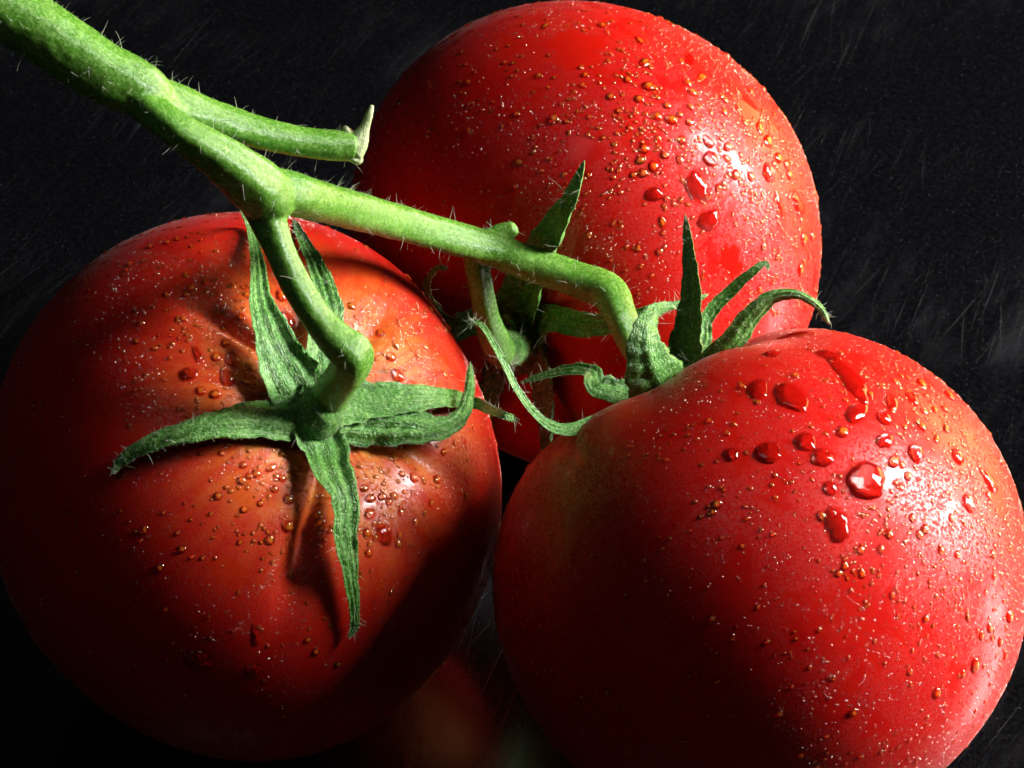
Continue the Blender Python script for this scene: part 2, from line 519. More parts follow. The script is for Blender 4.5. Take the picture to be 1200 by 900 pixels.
HAIRSRC = {}
def sepal(T, parent, pts, rolls=(0,), cup=0.25, twist_n=None, thick=0.00032, n=44, m=13, key=None, seed=0, pale_tip=0.35, ridge=0.12):
    C = catmull(place_pts(T, pts), n)
    uu = np.linspace(0, 1, n)
    C[:, 3] = np.maximum(C[:, 3], 0.00035) * np.clip(((1.0 - uu) / 0.07 + 0.02), 0, 1) ** 0.5
    roll = np.interp(np.linspace(0, 1, n), np.linspace(0, 1, len(rolls)), np.radians(rolls)) if len(rolls) > 1 else np.full(n, math.radians(rolls[0]))
    view = np.array(list(-FWD))
    P = C[:, :3]
    tan = np.gradient(P, axis=0)
    tan /= np.linalg.norm(tan, axis=1)[:, None]
    top, bot, grain, pale = [], [], [], []
    alen = 0
    rs = random.Random(seed)
    f1, f2, ph1, ph2 = rs.uniform(6, 10), rs.uniform(13, 19), rs.uniform(0, 6), rs.uniform(0, 6)
    prev_s = None
    for i in range(n):
        s = np.cross(tan[i], view)
        nl = np.linalg.norm(s)
        if nl < 0.15 and prev_s is not None:
            s = prev_s - tan[i] * prev_s.dot(tan[i])
            nl = np.linalg.norm(s)
        s = s / nl
        prev_s = s
        nn = np.cross(s, tan[i])
        cr, sr = math.cos(roll[i]), math.sin(roll[i])
        s2 = s * cr + nn * sr
        n2 = nn * cr - s * sr
        if i:
            alen += np.linalg.norm(P[i] - P[i - 1])
        hw = C[i, 3] / 2
        u = i / (n - 1)
        for j in range(m):
            q = -1 + 2 * j / (m - 1)
            edge = 1 + 0.06 * math.sin(f1 * u * 6 + ph1 + (q > 0) * 2) + 0.04 * math.sin(f2 * u * 6 + ph2 - (q > 0))
            # a raised midrib, two side veins, cupped margins
            hgt = cup * hw * (q * q - 0.3) + 0.16 * hw * math.exp(-(q / 0.16) ** 2) - ridge * hw * math.cos(q * 9.0 + 1.5 * math.sin(u * 7 + ph1)) \
                + 0.05 * hw * math.sin(f2 * u * 5 + 3 * q)
            p = P[i] + s2 * (q * hw * edge) + n2 * hgt
            tk = thick * (1 - 0.75 * abs(q) ** 3) * (0.5 + 0.5 * min(1, C[i, 3] / 0.002))
            top.append(p + n2 * tk / 2)
            bot.append(p - n2 * tk / 2)
            grain.append((alen * 6, q * hw * 900 / 3, 0.0))
            pale.append(pale_tip * max(0, (u - 0.93) / 0.07))
    V = top + bot
    nb = n * m
    F = []
    for i in range(n - 1):
        for j in range(m - 1):
            a = i * m + j
            F.append((a, a + 1, a + m + 1, a + m))
            F.append((nb + a, nb + a + m, nb + a + m + 1, nb + a + 1))
    for i in range(n - 1):
        a, b = i * m, i * m + m - 1
        F.append((a, a + m, nb + a + m, nb + a))
        F.append((b, nb + b, nb + b + m, b + m))
    for j in range(m - 1):
        a, b = j, (n - 1) * m + j
        F.append((a, nb + a, nb + a + 1, a + 1))
        F.append((b, b + 1, nb + b + 1, nb + b))
    o = np.array(list(parent.matrix_world.translation if parent.parent is None else parent.parent.location))
    W = np.array(V)
    me = mesh_from('sepal', W - o, F)
    add_grain(me, np.array([(g[0] * 1.0, g[1] * 0.02 * 30, 0) for g in grain + grain]), pale + pale)
    ob = link('sepal', me, M_SEPAL, parent)
    # hair sources: points and normals on the upper side and edges
    for i in range(1, n - 1):
        for j in (0, 1, 3, 6, 9, m - 2, m - 1):
            k = i * m + j
            nv = W[k] - W[nb + k]
            nv /= np.linalg.norm(nv) + 1e-12
            if j in (0, m - 1):
                sd = W[k] - W[i * m + 6]
                sd /= np.linalg.norm(sd) + 1e-12
                nv = sd * 0.9 + nv * 0.5
            HAIRSRC.setdefault(key, []).append((W[k], nv))
    return ob

def tube(samples, ring=28, wob=0.04, seed=0, cap0=True, cap1=True):
    """samples: (x,y,z,radius) rows; returns verts, faces, grain with rounded caps"""
    S_ = np.array(samples)
    P, R_ = S_[:, :3], S_[:, 3]
    tan = np.gradient(P, axis=0)
    tan /= np.linalg.norm(tan, axis=1)[:, None]
    ref = np.array([0.3, 0.2, 0.93])
    V, G = [], []
    al = 0
    r_ = random.Random(seed)
    a1, a2 = r_.uniform(0, 6), r_.uniform(0, 6)
    u = np.cross(tan[0], ref)
    for i in range(len(P)):
        u = u - tan[i] * u.dot(tan[i])
        u /= np.linalg.norm(u)
        w = np.cross(tan[i], u)
        if i:
            al += np.linalg.norm(P[i] - P[i - 1])
        for k in range(ring):
            an = 2 * math.pi * k / ring
            rr = R_[i] * (1 + wob * math.cos(3 * an + a1 + al * 90) + wob * 0.6 * math.cos(5 * an + a2 - al * 60))
            V.append(P[i] + (u * math.cos(an) + w * math.sin(an)) * rr)
            G.append((al * 6, an * 3, 0))
    F = []
    for i in range(len(P) - 1):
        for k in range(ring):
            k2 = (k + 1) % ring
            F.append((i * ring + k, i * ring + k2, (i + 1) * ring + k2, (i + 1) * ring + k))
    for end, flag in ((0, cap0), (len(P) - 1, cap1)):
        if not flag:
            continue
        V.append(P[end] + tan[end] * (R_[end] * 0.35 * (1 if end else -1)))
        G.append((al * 6 if end else 0, 0, 0))
        ci = len(V) - 1
        for k in range(ring):
            k2 = (k + 1) % ring
            a, b = end * ring + k, end * ring + k2
            F.append((ci, a, b) if end else (ci, b, a))
    return V, F, G

def path(pts, n):
    """(px, py, width_px, depth) to sampled (x,y,z,radius)"""
    rows = []
    for px, py, w, t in pts:
        p = at(px, py, t)
        rows.append((p.x, p.y, p.z, w / 2 * mpp(t)))
    return catmull(rows, n)

def fuse(parts, voxel, smooth_iter):
    V, F = [], []
    for v, f, g in parts:
        o = len(V)
        V += list(v)
        F += [tuple(i + o for i in q) for q in f]
    me = mesh_from('tmp', V, F)
    ob = bpy.data.objects.new('tmp', me)
    COL.objects.link(ob)
    rm = ob.modifiers.new('r', 'REMESH')
    rm.mode = 'VOXEL'
    rm.voxel_size = voxel
    sm = ob.modifiers.new('s', 'SMOOTH')
    sm.factor = 0.5
    sm.iterations = smooth_iter
    dg = bpy.context.evaluated_depsgraph_get()
    out = bpy.data.meshes.new_from_object(ob.evaluated_get(dg))
    bpy.data.objects.remove(ob)
    bpy.data.meshes.remove(me)
    out.polygons.foreach_set('use_smooth', [True] * len(out.polygons))
    return out

def grain_from_paths(me, paths):
    n = len(me.vertices)
    co = np.empty(n * 3)
    me.vertices.foreach_get('co', co)
    co = co.reshape(-1, 3)
    best = np.full(n, 1e9)
    G = np.zeros((n, 3))
    for pi, S_ in enumerate(paths):
        P = S_[:, :3]
        tan = np.gradient(P, axis=0)
        tan /= np.linalg.norm(tan, axis=1)[:, None]
        al = np.concatenate([[0], np.cumsum(np.linalg.norm(np.diff(P, axis=0), axis=1))])
        for i in range(len(P)):
            d = np.linalg.norm(co - P[i], axis=1) - S_[i, 3]
            msk = d < best
            best[msk] = d[msk]
            rel = co[msk] - P[i]
            u = np.cross(tan[i], (0.1, 0.2, 0.97))
            u /= np.linalg.norm(u)
            w = np.cross(tan[i], u)
            an = np.arctan2(rel @ w, rel @ u)
            G[msk] = np.stack([np.full(msk.sum(), al[i] * 6) + (rel @ tan[i]) * 6, np.cos(an) * 1.6 * S_[i, 3] / 0.002, np.sin(an) * 1.6 * S_[i, 3] / 0.002], -1)
    add_grain(me, G)
    return co

def hairs(name, src, count, parent, origin, lmin, lmax, fuzz, seed):
    r_ = random.Random(seed)
    V, F = [], []
    for k in range(count + fuzz):
        p, nv = src[r_.randrange(len(src))]
        p = np.array(p, float)
        nv = np.array(nv, float)
        big = k < count
        L = r_.uniform(lmin, lmax) * r_.choice((0.5, 0.7, 1.0)) if big else r_.uniform(0.00012, 0.0004)
        rad = 0.000030 if big else 0.00002
        d = nv + np.array([r_.gauss(0, 0.45) for _ in range(3)])
        d /= np.linalg.norm(d)
        bend = np.array([r_.gauss(0, 0.8) for _ in range(3)]) + np.array([0, 0, -0.25])
        ns = 5 if big else 2
        u = np.cross(d, (0.31, 0.52, 0.8))
        u /= np.linalg.norm(u)
        w = np.cross(d, u)
        o = len(V)
        q = p - nv * 0.00005
        for i in range(ns + 1):
            f = i / ns
            rr = rad * (1 - 0.75 * f)
            for a in (0, 2.094, 4.189):
                V.append(q + u * (math.cos(a) * rr) + w * (math.sin(a) * rr) - origin)
            d = d + bend * (0.5 / ns)
            d /= np.linalg.norm(d)
            q = q + d * (L / ns)
        for i in range(ns):
            for a in range(3):
                b = (a + 1) % 3
                F.append((o + i * 3 + a, o + i * 3 + b, o + i * 3 + 3 + b, o + i * 3 + 3 + a))
    ob = link(name, mesh_from(name, V, F), M_HAIR, parent)
    ob['kind'] = 'stuff'
    return ob

# ------------------------------------------------------------------ the vine
DN = 0.350                                            # depth of the forked node
main_p = path([(-60, -38, 78, 0.334), (0, 4, 77, 0.336), (60, 44, 74, 0.338), (115, 80, 72, 0.340), (165, 106, 66, 0.342), (190, 124, 48, 0.3435), (215, 134, 36, 0.345)], 60)
stub_p = path([(165, 106, 46, 0.343), (205, 122, 48, 0.345), (255, 141, 42, 0.3475), (310, 157, 38, 0.350), (365, 168, 36, 0.352), (414, 171, 37, 0.3535)], 60)
fork_p = path([(160, 114, 44, 0.341), (205, 150, 42, 0.3405), (255, 182, 54, 0.343), (298, 214, 66, 0.347), (322, 236, 60, 0.350), (335, 245, 40, 0.351)], 60)
arm_p = path([(285, 208, 46, 0.349), (340, 226, 52, 0.351), (400, 242, 46, 0.361), (480, 264, 42, 0.3735), (560, 288, 40, 0.3815), (620, 309, 42, 0.3825), (675, 328, 42, 0.3815), (712, 343, 44, 0.380), (728, 372, 38, 0.3775), (742, 405, 34, 0.376), (768, 440, 36, 0.3735), (783, 466, 46, 0.371)], 150)
ped_p = path([(300, 222, 52, 0.350), (314, 256, 44, 0.350), (330, 296, 36, 0.350), (349, 337, 36, 0.350), (373, 374, 38, 0.3505), (396, 400, 44, 0.3508), (412, 414, 48, 0.3515), (411, 429, 46, 0.3530), (400, 447, 44, 0.3560), (389, 463, 46, 0.3590), (378, 480, 50, 0.3630), (372, 488, 54, 0.3660)], 130)
VO = Vector((at(300, 220, DN).x, at(300, 220, DN).y, 0))
vine = empty('vine_stem', VO, 'bright green hairy vine stem forking above the three tomatoes', 'stem')
parts = [tube(main_p, seed=1), tube(stub_p, seed=2), tube(fork_p, seed=3), tube(arm_p, seed=4, wob=0.03), tube(ped_p, seed=5)]
sme = fuse(parts, 0.00022, 7)
co = grain_from_paths(sme, [main_p, stub_p, fork_p, arm_p, ped_p])
nr = np.empty(len(sme.vertices) * 3)
sme.vertices.foreach_get('normal', nr)
nr = nr.reshape(-1, 3)
# small bumps, pits and swellings of the living stem
dis = np.array([noise.noise(Vector(c) * 260) * 0.00012 + noise.noise(Vector(c) * 900) * 0.00005 for c in co])
co2 = co + nr * dis[:, None]
sme.vertices.foreach_set('co', (co2 - np.array(list(VO))).ravel())
sme.update()
sme.name = 'stalk'
stalk = link('stalk', sme, M_STEM, vine)
idx = RNG.integers(0, len(co), 12000)
stem_src = [(co2[i], nr[i]) for i in idx]
hairs('stem_hairs', stem_src, 620, vine, np.array(list(VO)), 0.0008, 0.0028, 2200, 11)

# torn end of the side shoot
def blade(pts, w0, mat, name, parent, origin, thick=0.0005, seed=0):
    pass
te = []
for pts in ([(412, 176, 30, 0.3534), (420, 165, 24, 0.3532), (428, 148, 12, 0.3528), (433, 134, 9, 0.3525), (436, 123, 5, 0.3525)],
            [(408, 160, 22, 0.3534), (405, 152, 12, 0.353), (403, 148, 6, 0.353)],
            [(412, 182, 18, 0.3534), (420, 188, 12, 0.3534), (424, 184, 6, 0.3534)],
            [(416, 172, 26, 0.3532), (424, 170, 14, 0.353), (427, 160, 6, 0.353)]):
    te.append(tube(path(pts, 20), ring=12, wob=0.12, seed=len(te)))
tem = fuse(te, 0.00016, 3)
n_ = len(tem.vertices)
cc = np.empty(n_ * 3)
tem.vertices.foreach_get('co', cc)
cc = cc.reshape(-1, 3)
add_grain(tem, cc * 60, np.full(n_, 0.75))
tem.vertices.foreach_set('co', (cc - np.array(list(VO))).ravel())
tem.name = 'torn_tip'
torn = link('torn_tip', tem, M_STEM, vine)
torn['label'] = 'pale torn end of the side shoot'

# the short stalk of the back tomato, jointed behind the vine
pb = [path([(572, 284, 30, 0.3845), (590, 274, 26, 0.3845), (604, 267, 17, 0.384)], 20),
      path([(600, 300, 26, 0.384), (574, 283, 34, 0.3845), (558, 298, 32, 0.3848), (562, 330, 29, 0.3855), (570, 370, 30, 0.387), (579, 398, 36, 0.390), (588, 412, 38, 0.395), (597, 412, 44, 0.403)], 60)]
pme = fuse([tube(p, seed=20 + i) for i, p in enumerate(pb)], 0.00022, 6)
pco = grain_from_paths(pme, pb)
pn = np.empty(len(pme.vertices) * 3)
pme.vertices.foreach_get('normal', pn)
pn = pn.reshape(-1, 3)
pme.vertices.foreach_set('co', (pco - np.array(list(VO))).ravel())
pme.name = 'pedicel'
link('pedicel', pme, M_STEM, vine)
hairs('pedicel_hairs', [(pco[i], pn[i]) for i in RNG.integers(0, len(pco), 1500)], 60, vine, np.array(list(VO)), 0.001, 0.0025, 500, 12)

# ------------------------------------------------------------------ calyxes
def calyx(T, stump_pts, key, cone_w):
    o = np.array(list(T.root.location))
    S_ = path(stump_pts, 30)
    v, f, g = tube(S_, ring=28, wob=0.03, seed=len(key))
    me = fuse([(v, f, g)], 0.00025, 4)
    c_ = grain_from_paths(me, [S_])
    me.vertices.foreach_set('co', (c_ - o).ravel())
    me.name = 'calyx'
    ob = link('calyx', me, M_SEPAL, T.root)
    nn = np.empty(len(me.vertices) * 3)
    me.vertices.foreach_get('normal', nn)
    nn = nn.reshape(-1, 3)
    HAIRSRC.setdefault(key, [])
    HAIRSRC[key] += [(c_[i], nn[i]) for i in RNG.integers(0, len(c_), 500)]
    return ob

# left tomato
kt = hit(TL, 366, 492)[0]
tl_t = (kt - EYE).dot(FWD)
CL = calyx(TL, [(380, 476, 50, 0.3625), (375, 483, 58, tl_t - 0.0035), (371, 488, 66, tl_t - 0.0015), (369, 491, 66, tl_t + 0.001)], 'L', 60)
L = 0.0012
sepal(TL, CL, [(366, 482, 62, 0.0034), (345, 456, 74, 0.0035), (322, 405, 52, 0.0040), (305, 350, 28, 0.0038), (300, 300, 16, 0.0035), (290, 258, 10, 0.0040), (274, 226, 7, 0.360), (262, 208, 4, 0.359)], (-15, -25, -35, -30), cup=0.35, key='L', seed=1)
sepal(TL, CL, [(372, 480, 56, 0.0034), (378, 445, 58, 0.003), (376, 405, 42, 0.0028), (385, 365, 34, 0.0022), (372, 318, 24, 0.0018), (355, 282, 13, 0.0018), (344, 256, 5, 0.0020)], (-25, -30, -15), cup=0.5, key='L', seed=2)
sepal(TL, CL, [(372, 488, 60, 0.0034), (325, 490, 52, 0.0030), (275, 493, 42, 0.0034), (225, 503, 32, 0.0030), (178, 518, 24, 0.0022), (148, 534, 17, 0.0016), (136, 546, 11, 0.0014), (133, 556, 7, 0.0013)], (-15, -30, -25), cup=-0.30, key='L', seed=3, pale_tip=0.8)
sepal(TL, CL, [(364, 488, 60, 0.0034), (378, 526, 56, 0.0028), (392, 560, 46, 0.0040), (403, 584, 36, 0.0042), (403, 625, 32, 0.0030), (409, 668, 22, 0.0022), (414, 705, 15, 0.0018), (415, 733, 11, 0.0014), (408, 748, 6, 0.0012)], (20, 35, 30, 20), cup=0.3, key='L', seed=4)
sepal(TL, CL, [(372, 482, 60, 0.0034), (420, 474, 52, 0.0032), (470, 469, 42, 0.0038), (520, 467, 26, 0.0042), (558, 474, 15, 0.0046), (585, 485, 10, 0.3560), (609, 493, 7, 0.3560)], (25, 30, 10), cup=0.3, key='L', seed=5, pale_tip=0.9)
sepal(TL, CL, [(372, 492, 56, 0.0034), (425, 494, 56, 0.0030), (475, 498, 46, 0.0040), (515, 501, 30, 0.0056), (540, 487, 20, 0.0075), (550, 458, 13, 0.0095), (551, 424, 7, 0.0107)], (15, 20, -20), cup=-0.3, key='L', seed=6)
hairs('calyx_hairs', HAIRSRC['L'], 480, CL, np.array(list(TL.root.location)), 0.0006, 0.0018, 4500, 21)

# right tomato
tr_t = TR.pole_pix[2]
print('DEPTHS', tl_t, tr_t, TB.pole_pix[2])
q = TR.pole_pix
CR = calyx(TR, [(768, 440, 40, 0.3735), (q[0] - 4, q[1] - 20, 56, tr_t - 0.002), (q[0], q[1], 84, tr_t), (q[0] + 2, q[1] + 6, 90, tr_t + 0.001)], 'R', 60)
b0 = (q[0], q[1])
sepal(TR, CR, [(b0[0] - 2, b0[1] + 6, 60, tr_t - 0.002), (776, 462, 84, tr_t - 0.0075), (762, 428, 60, tr_t - 0.0105), (756, 395, 38, tr_t - 0.0110), (764, 369, 22, tr_t - 0.0095), (779, 360, 13, tr_t - 0.0075), (792, 361, 7, tr_t - 0.006)], (-8, -12, -18), cup=-0.18, key='R', seed=11, pale_tip=0.8, ridge=0.03)
sepal(TR, CR, [(b0[0] + 6, b0[1], 50, tr_t - 0.001), (804, 428, 52, tr_t - 0.003), (810, 385, 40, tr_t - 0.004), (812, 335, 26, tr_t - 0.004), (808, 292, 15, tr_t - 0.003), (803, 251, 5, tr_t - 0.002)], (40, 35, 30), cup=0.5, key='R', seed=12)
sepal(TR, CR, [(b0[0] + 4, b0[1] + 2, 46, tr_t - 0.002), (822, 434, 34, tr_t - 0.0055), (855, 405, 34, tr_t - 0.0075), (884, 368, 26, tr_t - 0.0085), (908, 348, 17, tr_t - 0.009), (936, 346, 11, tr_t - 0.0095), (960, 360, 9, tr_t - 0.0095), (972, 380, 7, tr_t - 0.0095)], (-35, -25, 10), cup=-0.4, key='R', seed=13, pale_tip=0.6)
sepal(TR, CR, [(b0[0] + 8, b0[1] - 2, 30, tr_t + 0.001), (818, 405, 26, tr_t + 0.002), (828, 372, 17, tr_t + 0.003), (852, 345, 15, tr_t + 0.003), (880, 320, 11, tr_t + 0.002), (896, 309, 7, tr_t + 0.002), (901, 317, 5, tr_t + 0.002)], (-20, 20), cup=0.4, key='R', seed=14, pale_tip=0.9)
sepal(TR, CR, [(b0[0] - 6, b0[1] + 4, 50, tr_t - 0.001), (752, 470, 42, tr_t - 0.005), (722, 462, 36, tr_t - 0.006), (697, 452, 32, tr_t - 0.006), (694, 437, 20, tr_t - 0.004), (668, 434, 14, tr_t - 0.003), (637, 441, 10, tr_t - 0.002), (609, 449, 5, tr_t - 0.001)], (-20, -35, -30, -25), cup=0.4, key='R', seed=15)
sepal(TR, CR, [(b0[0] - 6, b0[1] + 8, 40, tr_t - 0.002), (742, 484, 22, tr_t - 0.0085), (700, 497, 23, tr_t - 0.0115), (660, 505, 17, tr_t - 0.014), (630, 489, 12, tr_t - 0.016), (605, 456, 10, tr_t - 0.0175), (584, 414, 9, tr_t - 0.0175), (566, 384, 8, tr_t - 0.0165), (553, 377, 6, tr_t - 0.0155), (551, 386, 6, tr_t - 0.0155)], (-30, -40), cup=0.4, key='R', seed=16, pale_tip=0.9)
hairs('calyx_hairs', HAIRSRC['R'], 380, CR, np.array(list(TR.root.location)), 0.0008, 0.0022, 3500, 22)

# back tomato
q = TB.pole_pix
tb = q[2]
CB = calyx(TB, [(592, 411, 44, 0.394), (q[0] - 6, q[1] + 4, 60, tb - 0.003), (q[0], q[1], 84, tb), (q[0] + 1, q[1] - 2, 90, tb + 0.001)], 'B', 60)
sepal(TB, CB, [(q[0], q[1], 60, tb - 0.001), (612, 355, 58, 0.003), (632, 308, 48, 0.006), (652, 268, 38, 0.008), (672, 228, 22, 0.009), (685, 188, 6, 0.009)], (30, 40), cup=0.5, key='B', seed=31)
sepal(TB, CB, [(q[0], q[1], 60, tb - 0.001), (645, 376, 36, 0.003), (690, 383, 30, 0.006), (735, 375, 22, 0.008), (775, 362, 14, 0.009), (810, 354, 9, 0.009), (830, 345, 6, 0.009)], (10, 30), cup=0.4, key='B', seed=32)
sepal(TB, CB, [(q[0], q[1], 60, tb - 0.001), (632, 425, 44, 0.003), (640, 465, 36, 0.005), (642, 505, 30, 0.006), (640, 545, 14, 0.006)], (-50, -60), cup=0.4, key='B', seed=33)
sepal(TB, CB, [(q[0], q[1], 60, tb - 0.001), (585, 440, 44, 0.003), (572, 480, 34, 0.005), (566, 520, 22, 0.006), (560, 560, 8, 0.006)], (-50, -60), cup=0.4, key='B', seed=34)
sepal(TB, CB, [(q[0], q[1], 60, tb - 0.001), (565, 378, 36, 0.003), (530, 385, 30, 0.006), (508, 365, 18, 0.009), (500, 335, 10, 0.011), (512, 315, 7, 0.012), (525, 316, 5, 0.012)], (-20, 20), cup=0.4, key='B', seed=35)
sepal(TB, CB, [(q[0], q[1], 60, tb - 0.001), (602, 402, 40, 0.004), (598, 384, 28, 0.006), (594, 368, 10, 0.007)], (40, 50), cup=0.4, key='B', seed=36)
hairs('calyx_hairs', HAIRSRC['B'], 420, CB, np.array(list(TB.root.location)), 0.0010, 0.0030, 1200, 23)

# ------------------------------------------------------------------ water drops
GRAV = Vector((0, 0, -1))
def drop_geo(T, loc, nor, rx, ry, rings, seg, seed, jag, flat, tilt=0.0, drip=0.0):
    """a dome of water wetting the skin: outline follows the surface, top bulges along the normal"""
    r_ = random.Random(seed)
    v = GRAV - nor * GRAV.dot(nor)
    v = v.normalized() if v.length > 0.05 else (UPV * -1 - nor * (-UPV.dot(nor))).normalized()
    if tilt:
        v = Matrix.Rotation(tilt, 3, nor) @ v
    u = v.cross(nor).normalized()
    ph = [r_.uniform(0, 6.28) for _ in range(4)]
    V = []
    height = flat * min(rx, ry)
    rows = [1 - (1 - (k / rings)) ** 1.35 for k in range(1, rings + 1)]
    base_pts = []
    def onskin(p):
        h_, n_, _, _ = T.bvh.ray_cast(p + nor * 0.004, -nor, 0.012)
        if h_ is None:
            h_, n_, _, _ = T.bvh.find_nearest(p)
        return h_, n_
    c0, n0 = onskin(loc)
    V.append(c0 + n0 * height)
    for rho in rows:
        for k in range(seg):
            an = 2 * math.pi * k / seg
            out = 1 + jag * (0.5 * math.sin(2 * an + ph[0]) + 0.35 * math.sin(3 * an + ph[1]) + 0.3 * math.sin(5 * an + ph[2]) + 0.22 * math.sin(8 * an + ph[3]))
            cx, cy = math.cos(an), math.sin(an)
            x = rx * cx * out * rho * (1 - drip * 0.35 * (1 - cy) / 2)
            y = ry * cy * out * rho
            h_, n_ = onskin(loc + u * x + v * y)
            if abs((h_ - loc).dot(nor)) > 0.45 * max(rx, ry) or n_.dot(nor) < 0.6:
                return None, None
            e = 1 - rho * rho
            hh = height * (e ** 0.62) * (1 + 0.25 * drip * cy * rho)
            V.append(h_ + n_ * (hh if rho < 0.999 else -0.00003))
    F = []
    for k in range(seg):
        F.append((0, 1 + k, 1 + (k + 1) % seg))
    for r in range(rings - 1):
        for k in range(seg):
            k2 = (k + 1) % seg
            a = 1 + r * seg
            F.append((a + k, a + seg + k, a + seg + k2, a + k2))
    return V, F

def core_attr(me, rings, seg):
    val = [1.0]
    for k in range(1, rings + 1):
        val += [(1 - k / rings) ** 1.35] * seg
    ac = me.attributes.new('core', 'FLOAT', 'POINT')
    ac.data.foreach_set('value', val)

def add_drop(T, px, py, w, h, seed, jag=0.12, flat=0.42, tilt=0.0, drip=0.3):
    loc, nor = hit(T, px, py)
    if loc is None:
        return
    t = (loc - EYE).dot(FWD)
    cosv = max(0.45, abs(nor.dot(FWD)))
    rx, ry = w / 2 * mpp(t), h / 2 * mpp(t)
    # undo foreshortening along the direction in which the skin turns away
    v = GRAV - nor * GRAV.dot(nor)
    v.normalize()
    u = v.cross(nor)
    rx /= max(0.5, math.hypot(u.dot(RIGHT), u.dot(UPV)))
    ry /= max(0.5, math.hypot(v.dot(RIGHT), v.dot(UPV)))
    big = max(w, h)
    rings, seg = (8, 32) if big > 20 else (6, 20) if big > 11 else (5, 14)
    V, F = drop_geo(T, loc, nor, rx, ry, rings, seg, seed, jag, flat, tilt, drip)
    if V is None:
        return
    d = T.V - np.array(list(loc))
    qq = np.sqrt((d @ np.array(list(u)) / rx) ** 2 + (d @ np.array(list(v)) / ry) ** 2 + (d @ np.array(list(nor)) / max(rx, ry)) ** 2 * 0.3)
    if flat < 0.2:
        r_ = random.Random(seed)
        an = np.arctan2(d @ np.array(list(v)), d @ np.array(list(u)))
        for k in (2, 3, 5, 7, 11, 17):
            qq = qq * (1 + jag * 0.65 / k ** 0.45 * np.sin(k * an + r_.uniform(0, 6.28)))
        T.wet = np.maximum(T.wet, np.clip((1.06 - qq) / 0.10, 0, 1))
        return
    T.wet = np.maximum(T.wet, np.clip((1.18 - qq) / 0.22, 0, 1))
    o = T.root.location
    me = mesh_from('water_drop', [p - o for p in V], F)
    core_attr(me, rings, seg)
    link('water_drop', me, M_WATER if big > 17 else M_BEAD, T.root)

DR = [(1016, 563, 44, 48, .13, .52), (927, 465, 36, 36, .16, .36), (995, 442, 62, 28, .25, .25), (888, 456, 26, 24, .2, .3), (1004, 483, 33, 22, .1, .42),
      (1036, 490, 15, 21, .1, .5), (1045, 472, 22, 17, .1, .5), (1037, 516, 22, 20, .1, .5), (1073, 531, 21, 24, .12, .5), (1047, 541, 17, 15, .1, .5),
      (987, 506, 17, 14, .1, .5), (1069, 467, 18, 16, .1, .5), (1080, 450, 17, 14, .15, .4), (1112, 464, 14, 13, .1, .5), (1122, 535, 15, 22, .15, .45),
      (1160, 565, 17, 28, .2, .4), (1135, 590, 18, 22, .2, .4), (944, 518, 25, 24, .15, .4), (963, 536, 29, 22, .15, .4), (900, 530, 34, 26, .15, .3),
      (857, 532, 18, 18, .15, .35), (973, 572, 18, 18, .12, .45), (980, 615, 30, 42, .25, .2), (1064, 558, 12, 12, .1, .5), (1156, 495, 12, 30, .2, .35),
      (1115, 607, 10, 11, .1, .5), (1042, 626, 12, 13, .1, .5), (1084, 620, 12, 13, .1, .5), (1069, 607, 9, 12, .1, .5), (930, 392, 44, 9, .2, .25), (970, 416, 32, 12, .2, .3),
      (905, 415, 20, 10, .2, .35), (1185, 548, 12, 26, .2, .4), (1183, 722, 14, 17, .12, .45), (1160, 736, 10, 14, .12, .45), (1143, 779, 15, 17, .12, .45), (1098, 812, 13, 13, .12, .45),
      (1128, 790, 9, 10, .1, .5), (1172, 752, 9, 13, .1, .5), (1178, 768, 8, 11, .1, .5), (1150, 745, 8, 12, .1, .5), (990, 663, 10, 12, .1, .5), (1010, 672, 9, 13, .1, .5), (1103, 645, 10, 12, .1, .5),
      (1122, 650, 9, 10, .1, .5), (1085, 725, 10, 10, .1, .5), (1000, 835, 12, 11, .15, .4), (938, 885, 10, 10, .15, .4), (1084, 395, 16, 9, .2, .4), (1057, 545, 9, 9, .1, .5), (1080, 500, 9, 14, .1, .5),
      (1020, 462, 9, 8, .1, .5), (1060, 500, 8, 8, .1, .5), (1095, 480, 9, 9, .1, .5), (1097, 515, 9, 9, .1, .5), (835, 600, 9, 9, .1, .4), (870, 640, 8, 8, .1, .4)]
